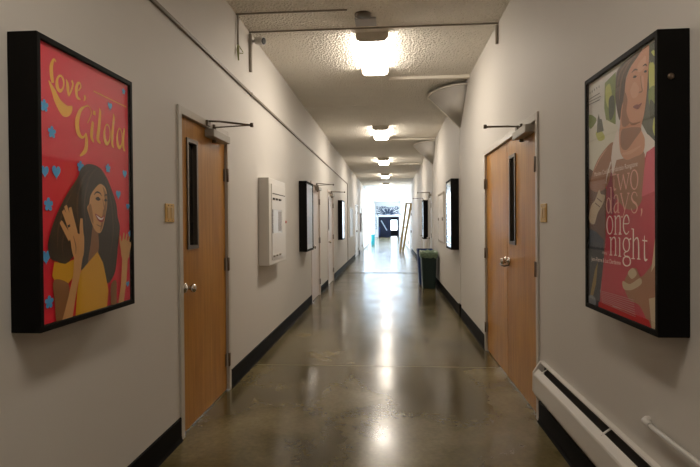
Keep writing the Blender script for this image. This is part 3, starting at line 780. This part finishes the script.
# ------------------------------------------------------------------ white cabinet on the left wall
t = thing('wall_cabinet', (XL, 5.68, .957), 'white metal wall cabinet with a small window holding papers, on the left wall', 'cabinet')
y0, y1, z0, z1, d = 5.255, 6.09, .957, 1.875, .115
MB().box(XL+.001, XL+d, y0, y1, z0, z1).build('cabinet_body', M_white, t, bevel=.006)
dr = MB().sheet(XL+d+.0005, XL+d+.008, y0+.10, y1-.035, z0+.05, z1-.06, [(5.365, 5.87, 1.29, 1.545)]).build('cabinet_door', M_white, t, bevel=.002)
MB().box(XL+d+.0082, XL+d+.0095, y0+.13, y1-.06, z1-.165, z1-.155).build('door_line', M_whited, dr)
MB().box(XL+d+.0006, XL+d+.003, 5.365, 5.87, 1.29, 1.545).build('window_backing', M_paper, t)
MB().box(XL+d+.0032, XL+d+.005, 5.68, 5.84, 1.31, 1.53).build('paper_notice', M_paper2, t)
MB().box(XL+d+.0032, XL+d+.0048, 5.37, 5.42, 1.29, 1.545).build('dark_edge', M_whited, t)
MB().box(XL+d+.006, XL+d+.0075, 5.365, 5.87, 1.29, 1.545).build('cabinet_pane', M_glass, t)
for z in (z1-.215, z0+.09):
    for k in range(3):
        a = 5.40 + .15*k
        MB().tube([(XL+d+.009, a, z), (XL+d+.009, a+.085, z)], .011, 8).build('slot_hood', M_whited if z > 1.4 else M_pipe, dr)
MB().lathe((XL+d+.001, y1-.018, 1.41), (1, 0, 0), [(0, .016), (.012, .016), (.016, .010)], 12).build('red_button', M_red, t)
# ------------------------------------------------------------------ conduits, brackets and plates
t = thing('surface_conduit', (XL, 10, .16), 'long thin brown conduit running along the left wall above the doors', 'conduit')
m = MB()
for a, b, za, zb in ((Y0+.01, 5.0, 2.742, 2.668), (5.0, 16.56, 2.668, 2.645)):
    m.bar((XL+.010, a, za), (XL+.010, b, zb), .019, .024)
m.build('conduit_run', M_cond, t, bevel=.003)
MB().box(XL+.0005, XL+.02, 16.56, 16.60, .155, 2.664).build('conduit_drop', M_cond, t, bevel=.004)
for y, z in ((4.98, 2.668), (9.0, 2.660), (12.9, 2.652)): MB().box(XL+.0005, XL+.022, y, y+.03, z-.016, z+.016).build('conduit_clip', M_cond, t)
tag(MB().box(XL+.0005, XL+.028, 4.955, 4.985, 2.88, ZC-.023).build('wall_channel', M_pipe, bevel=.004), 'short grey channel on the left wall beneath the ceiling strip', 'channel')
tag(MB().box(XR-.028, XR-.0005, 4.96, 4.99, 3.075, ZC-.023).build('wall_channel', M_pipe, bevel=.004), 'short grey channel on the right wall beneath the ceiling strip', 'channel')
t = thing('pull_cord', (XL, 4.54, 2.86), 'thin wire with a pale loop hanging at the top of the left wall', 'pull cord')
MB().tube([(XL+.016, 4.54, ZC-.013), (XL+.016, 4.54, 3.0)], .009, 8).build('cord_tube', M_pipe, t)
MB().tube([(XL+.016, 4.54, 3.0), (XL+.018, 4.53, 2.95), (XL+.02, 4.54, 2.86)], [.008, .014, .006], 8).build('cord_end', M_tag, t)
MB().tube([(XL+.018, 4.54, 3.0), (XL+.06, 4.55, 2.935), (XL+.06, 4.55, 2.925), (XL+.015, 4.54, 2.925)], .004, 6).build('wire_loop', M_tag, t)
t = thing('security_camera', (XL, 5.02, 3.13), 'small white security camera high on the left wall by the ceiling strip', 'camera')
MB().lathe((XL+.001, 5.03, 3.20), (1, 0, 0), [(0, .03), (.012, .03), (.016, .012), (.05, .011)], 12).build('camera_bracket', M_pipe, t)
dv = Vector((.9, -.45, -.22)).normalized()
MB().lathe(Vector((XL+.05, 5.03, 3.205)), dv, [(0, .02), (.008, .034), (.085, .038), (.105, .038)], 16).build('camera_body', M_white, t)
MB().lathe(Vector((XL+.05, 5.03, 3.205)) + dv*.1052, dv, [(0, .033), (.003, .03), (.005, .018)], 16).build('camera_lens', M_blackin, t)
t = thing('smoke_detector', (-.21, 4.80, ZC-.05), 'grey detector plate with a dark sensor on the near ceiling before the first lamp', 'smoke detector')
MB().box(-.305, -.11, 4.72, 4.90, ZC-.020, ZC-.0005).build('detector_plate', mat('detector_grey', (.50, .49, .50), .5), t, bevel=.005)
MB().lathe((-.225, 4.655, ZC-.0005), (0, 0, -1), [(0, .075), (.014, .075), (.022, .06), (.026, .03)], 20).build('detector_sensor', M_bronze, t)
def switch_plate(s, y0, y1, z0, z1, label):
    xw = XL if s > 0 else XR; X = lambda q: xw + s*q
    t = thing('light_switch', (xw, (y0+y1)/2, z0), label, 'light switch', 'brass switch plates beside the birch doors')
    MB().box(X(.0005), X(.008), y0, y1, z0, z1).build('switch_plate', M_brass, t, bevel=.003)
    for f in (.3, .7):
        y = y0 + (y1-y0)*f; zc = (z0+z1)/2
        MB().box(X(.0085), X(.012), y-.018, y+.018, zc-.034, zc+.034).build('switch_toggle', M_brass2, t, bevel=.002)
        for dz in (-.046, .046): MB().lathe((X(.008), y, zc+dz), (s, 0, 0), [(0, .004), (.002, .003)], 8).build('plate_screw', M_bronze, t)
switch_plate(1, 3.025, 3.15, 1.41, 1.525, 'brass double switch plate on the left wall beside the birch door')
switch_plate(-1, 3.485, 3.61, 1.39, 1.515, 'brass double switch plate on the right wall beside the double door')
# ------------------------------------------------------------------ baseboard heaters
def heater(y0, y1, label, sc=1.0):
    t = thing('baseboard_heater', (XR, (y0+y1)/2, .19), label, 'heater', 'white baseboard heaters on the right wall')
    P = lambda pts: [(XR - a, b) for a, b in pts]
    MB().prism(P([(.001, .19), (.001, .45), (.028, .45), (.030, .442), (.012, .436), (.008, .43), (.008, .19)]), 'y', y0+.02, y1-.02).build('back_plate', M_white, t)
    MB().prism(P([(.046, .405), (.074, .375), (.078, .365), (.078, .255), (.070, .235), (.052, .215), (.048, .218), (.066, .24), (.073, .258), (.073, .362), (.044, .400)]), 'y', y0+.02, y1-.02).build('front_cover', M_white, t)
    MB().box(XR-.045, XR-.010, y0+.03, y1-.03, .28, .34).build('heating_fins', M_bronze, t)
    MB().box(XR-.0095, XR-.0085, y0+.03, y1-.03, .20, .43).build('dark_interior', M_whited, t)
    n = max(2, int((y1-y0)/.9))
    for k in range(n+1):
        y = y0 + .1 + (y1-y0-.2)*k/n
        MB().bar((XR-.010, y, .425), (XR-.055, y, .392), .022, .004, (0, .2, 1)).build('cover_bracket', M_white, t)
    for a, b in ((y0, y0+.02), (y1-.02, y1)):
        MB().prism(P([(.001, .19), (.001, .455), (.032, .455), (.080, .38), (.082, .255), (.055, .205), (.05, .19)]), 'y', a, b).build('end_cap', M_white, t, bevel=.003)
heater(-1.5, 3.56, 'long white baseboard heater along the right wall under the near poster case')
heater(27.9, 37.0, 'white baseboard heater far along the right wall in the daylight')
t = thing('wall_pipe', (XR-.03, 1.0, .58), 'white pipe with a flanged end low on the right wall above the heater', 'pipe')
MB().tube([(XR-.032, Y0+.02, .60), (XR-.032, 2.09, .60)], .0095, 12).build('pipe_run', M_white, t)
MB().tube([(XR-.032, 2.075, .60), (XR-.030, 2.125, .60), (XR-.012, 2.145, .60), (XR-.001, 2.145, .60)], .0135, 12).build('pipe_elbow', M_white, t)
for y in (1.4, .2): MB().box(XR-.05, XR-.001, y-.012, y+.012, .578, .587).build('pipe_clip', M_white, t)
# ------------------------------------------------------------------ access panel on the right wall
t = thing('access_panel', (XR, 10.4, .98), 'flush two door access panel with latches on the right wall before the bins', 'access panel')
MB().frame(0, XR-.014, XR-.001, 9.85, 11.02, .98, 1.98, .03).build('panel_frame', M_pipe, t, bevel=.002)
for a, b, l in ((9.90, 10.43, 10.05), (10.44, 10.97, 10.85)):
    p = MB().box(XR-.011, XR-.001, a, b, 1.03, 1.93).build('panel_door', M_wall, t, bevel=.002)
    MB().box(XR-.03, XR-.0115, l-.03, l+.03, 1.42, 1.48).build('panel_latch', M_bronze, p, bevel=.003)
# ------------------------------------------------------------------ bins
def bin_(name, x0, x1, y0, y1, h, mt, label, taper=.035):
    t = thing(name, ((x0+x1)/2, (y0+y1)/2, 0), label, 'bin')
    m = MB(); bm = m.bm
    def ring(e, z): 
        c = .035
        pts = []
        for (cx, cy, a0) in ((x1-e-c, y1-e-c, 0), (x0+e+c, y1-e-c, 90), (x0+e+c, y0+e+c, 180), (x1-e-c, y0+e+c, 270)):
            for k in range(4):
                a = math.radians(a0 + 30*k); pts.append(bm.verts.new((cx + c*math.cos(a), cy + c*math.sin(a), z)))
        return pts
    R = [ring(taper, .002), ring(taper-.004, .02), ring(.008, h-.05), ring(.0, h-.045), ring(0, h), ring(.012, h), ring(.02, h-.3), ring(taper+.012, .03)]
    m.face(R[0][::-1])
    for A, B in zip(R, R[1:]):
        for k in range(16): m.face([A[k], A[(k+1) % 16], B[(k+1) % 16], B[k]])
    m.face(R[-1])
    m.build('bin_body', mt, t)
    return t
t = bin_('waste_bin', .648, .985, 10.80, 11.32, .755, M_green, 'dark green bin with a pale plastic bag over its rim, by the right wall', .04)
m = MB(); bm = m.bm; rows = []
random.seed(4)
for j, (e, z) in enumerate([(-.006, .645), (-.012, .68), (-.014, .73), (-.010, .765), (.004, .785), (.03, .775), (.06, .70), (.08, .62)]):
    pts = []
    for k in range(40):
        a = 2*PI*k/40; cx, cy = .8165, 11.06; hx, hy = .1685-e, .26-e
        q = 1/max(abs(math.cos(a))/hx, abs(math.sin(a))/hy); rr = min(q, math.hypot(hx-.02, hy-.02)*1.0)
        jz = random.uniform(-.018, .018) if j in (0, 3, 4) else random.uniform(-.006, .006)
        o = random.uniform(0, .008)
        pts.append(bm.verts.new((cx + math.cos(a)*(rr+o), cy + math.sin(a)*(rr+o), z + jz)))
    rows.append(pts)
for A, B in zip(rows, rows[1:]):
    for k in range(40):
        f = m.face([A[k], A[(k+1) % 40], B[(k+1) % 40], B[k]])
        if f: f.smooth = True
m.face(rows[-1])
m.build('bin_bag', M_bag, t)
t = bin_('waste_bin', .612, .975, 11.45, 11.97, .785, M_blue, 'blue recycling bin standing behind the green bin', .04)
t['category'] = 'bin'
# ------------------------------------------------------------------ leaning pine frame
t = thing('pine_frame', (.60, 24.0, 0), 'narrow raw pine frame leaning against the right wall near the far door', 'wooden frame')
a0, a1 = Vector((.478, 24.0, .005)), Vector((.79, 24.05, 2.31)); b0, b1 = Vector((.60, 24.0, .005)), Vector((1.005, 24.05, 2.27))
MB().bar(a0, a1, .10, .04, (0, 1, 0)).build('frame_rail', M_lumber, t, bevel=.004); MB().bar(b0, b1, .10, .04, (0, 1, 0)).build('frame_rail', M_lumber, t, bevel=.004)
for f in (.985, .5, .08):
    MB().bar(a0.lerp(a1, f) - Vector((0, .025, 0)), b0.lerp(b1, f) - Vector((0, .025, 0)), .06, .012, (0, 1, 0)).build('frame_rung', M_lumber, t)
# ------------------------------------------------------------------ small things at the bright end
t = bin_('waste_bin', -1.15, -.90, 31.5, 31.8, .655, M_teal, 'teal bin by the left wall in the bright far part', .02)
t = thing('floor_stand', (-1.15, 26.9, 0), 'thin pale floor stand with a flat base by the left wall', 'floor stand')
MB().lathe((-1.15, 26.9, .001), (0, 0, 1), [(0, .15), (.014, .15), (.022, .05), (.024, .015)], 20).build('stand_base', M_frame, t)
MB().tube([(-1.15, 26.9, .02), (-1.15, 26.9, .82)], .014, 10).build('stand_pole', M_cream, t)
for y, z, lb in ((24.35, 2.01, 'upper'), (24.35, 1.75, 'middle'), (24.45, .95, 'lowest')):
    t = tag(MB().box(XR-.04, XR-.001, y-.10, y+.10, z-.055, z+.055).build('wall_sensor', M_bronze, bevel=.006), '%s of three small dark wall fixtures behind the leaning pine frame' % lb, 'wall fixture', 'dark wall fixtures by the far door')
# mural of scrolls over the far doorway
t = thing('scroll_mural', (-.09, YE, 2.0), 'pale panel with a dark scrolling fan pattern above the far doorway', 'mural')
pn = MB().box(-1.345, 1.02, YE-.03, YE-.001, 2.0, 2.92).build('mural_panel', M_mural, t)
random.seed(11)
m = MB(); yq = YE-.036
for k in range(15):
    a = math.radians(12 + 156*k/14); c, s_ = math.cos(a), math.sin(a)
    r1 = min(1.12/abs(c) if abs(c) > .01 else 9, .82/max(s_, .05)); r1 = min(r1, 1.15) * random.uniform(.85, 1)
    r0 = .16 if abs(c) < .6 else .3
    p = [(-.16 + c*r0, 2.04 + s_*r0), (-.16 + c*(r0+r1)/2 + .05*math.sin(k*2.1), 2.04 + s_*(r0+r1)/2), (-.16 + c*r1, 2.04 + s_*r1)]
    m.tube([(x, yq, z) for x, z in p], [.035, .05, .02], 6)
    e = p[-1]
    m.tube([(e[0] + .07*math.cos(t_)*(1-t_/9), yq, min(2.88, e[1]-.06 + .06*math.sin(t_))) for t_ in [i*.7 for i in range(8)]], .017, 6)
for k in range(60):
    x = random.uniform(-1.27, .96); z = random.uniform(2.06, 2.84); r_ = random.uniform(.04, .09); a0 = random.uniform(0, 6)
    m.tube([(x + (r_ - .006*i)*math.cos(a0 + i*.8), yq, z + (r_ - .006*i)*math.sin(a0 + i*.8)) for i in range(7)], .02, 6)
m.build('scroll_work', M_mural2, pn)
m = MB()
m.prism([(-.16 + .42*math.cos(a), 2.06 + .36*math.sin(a)) for a in [PI*i/16 for i in range(17)]], 'y', YE-.034, YE-.030)
m.build('fan_centre', M_mural3, pn)
t = thing('mural_strip', (-1.22, YE, .65), 'narrow grey patterned strip left of the far doorway', 'mural')
pn = MB().box(-1.345, -1.10, YE-.02, YE-.001, .65, 1.85).build('mural_panel', M_mural, t)
m = MB()
for i in range(6):
    z = .76 + .19*i
    m.tube([(-1.31 + .12*(i % 2), YE-.026, z), (-1.22, YE-.026, z+.07), (-1.14 - .1*(i % 2), YE-.026, z+.16)], [.02, .05, .015], 6)
m.build('scroll_work', M_mural3, pn)
# ------------------------------------------------------------------ light and camera
w = bpy.data.worlds.new('sky'); sc.world = w; w.use_nodes = True
bg = w.node_tree.nodes['Background']; bg.inputs[0].default_value = (.70, .85, 1.0, 1); bg.inputs[1].default_value = 9
cam = bpy.data.cameras.new('camera'); co = bpy.data.objects.new('camera', cam); col.objects.link(co)
cam.sensor_width = 36; cam.lens = 515*36/700; cam.clip_start = .02; cam.clip_end = 200
cam.shift_y = -6.0/700
Rm = Matrix(((.99703001, .07658415, -.00812577), (.00734399, .01048419, .99991807), (-.07666307, .997008, -.00989062)))
M3 = Matrix((Rm[0], Rm[1], -Rm[2])).transposed()
co.matrix_world = Matrix.Translation((0, 0, H)) @ M3.to_4x4()
sc.camera = co
sc.view_settings.view_transform = 'Standard'; sc.view_settings.look = 'None'; sc.view_settings.gamma = 1; sc.view_settings.use_curve_mapping = False
sc.view_settings.exposure = .12
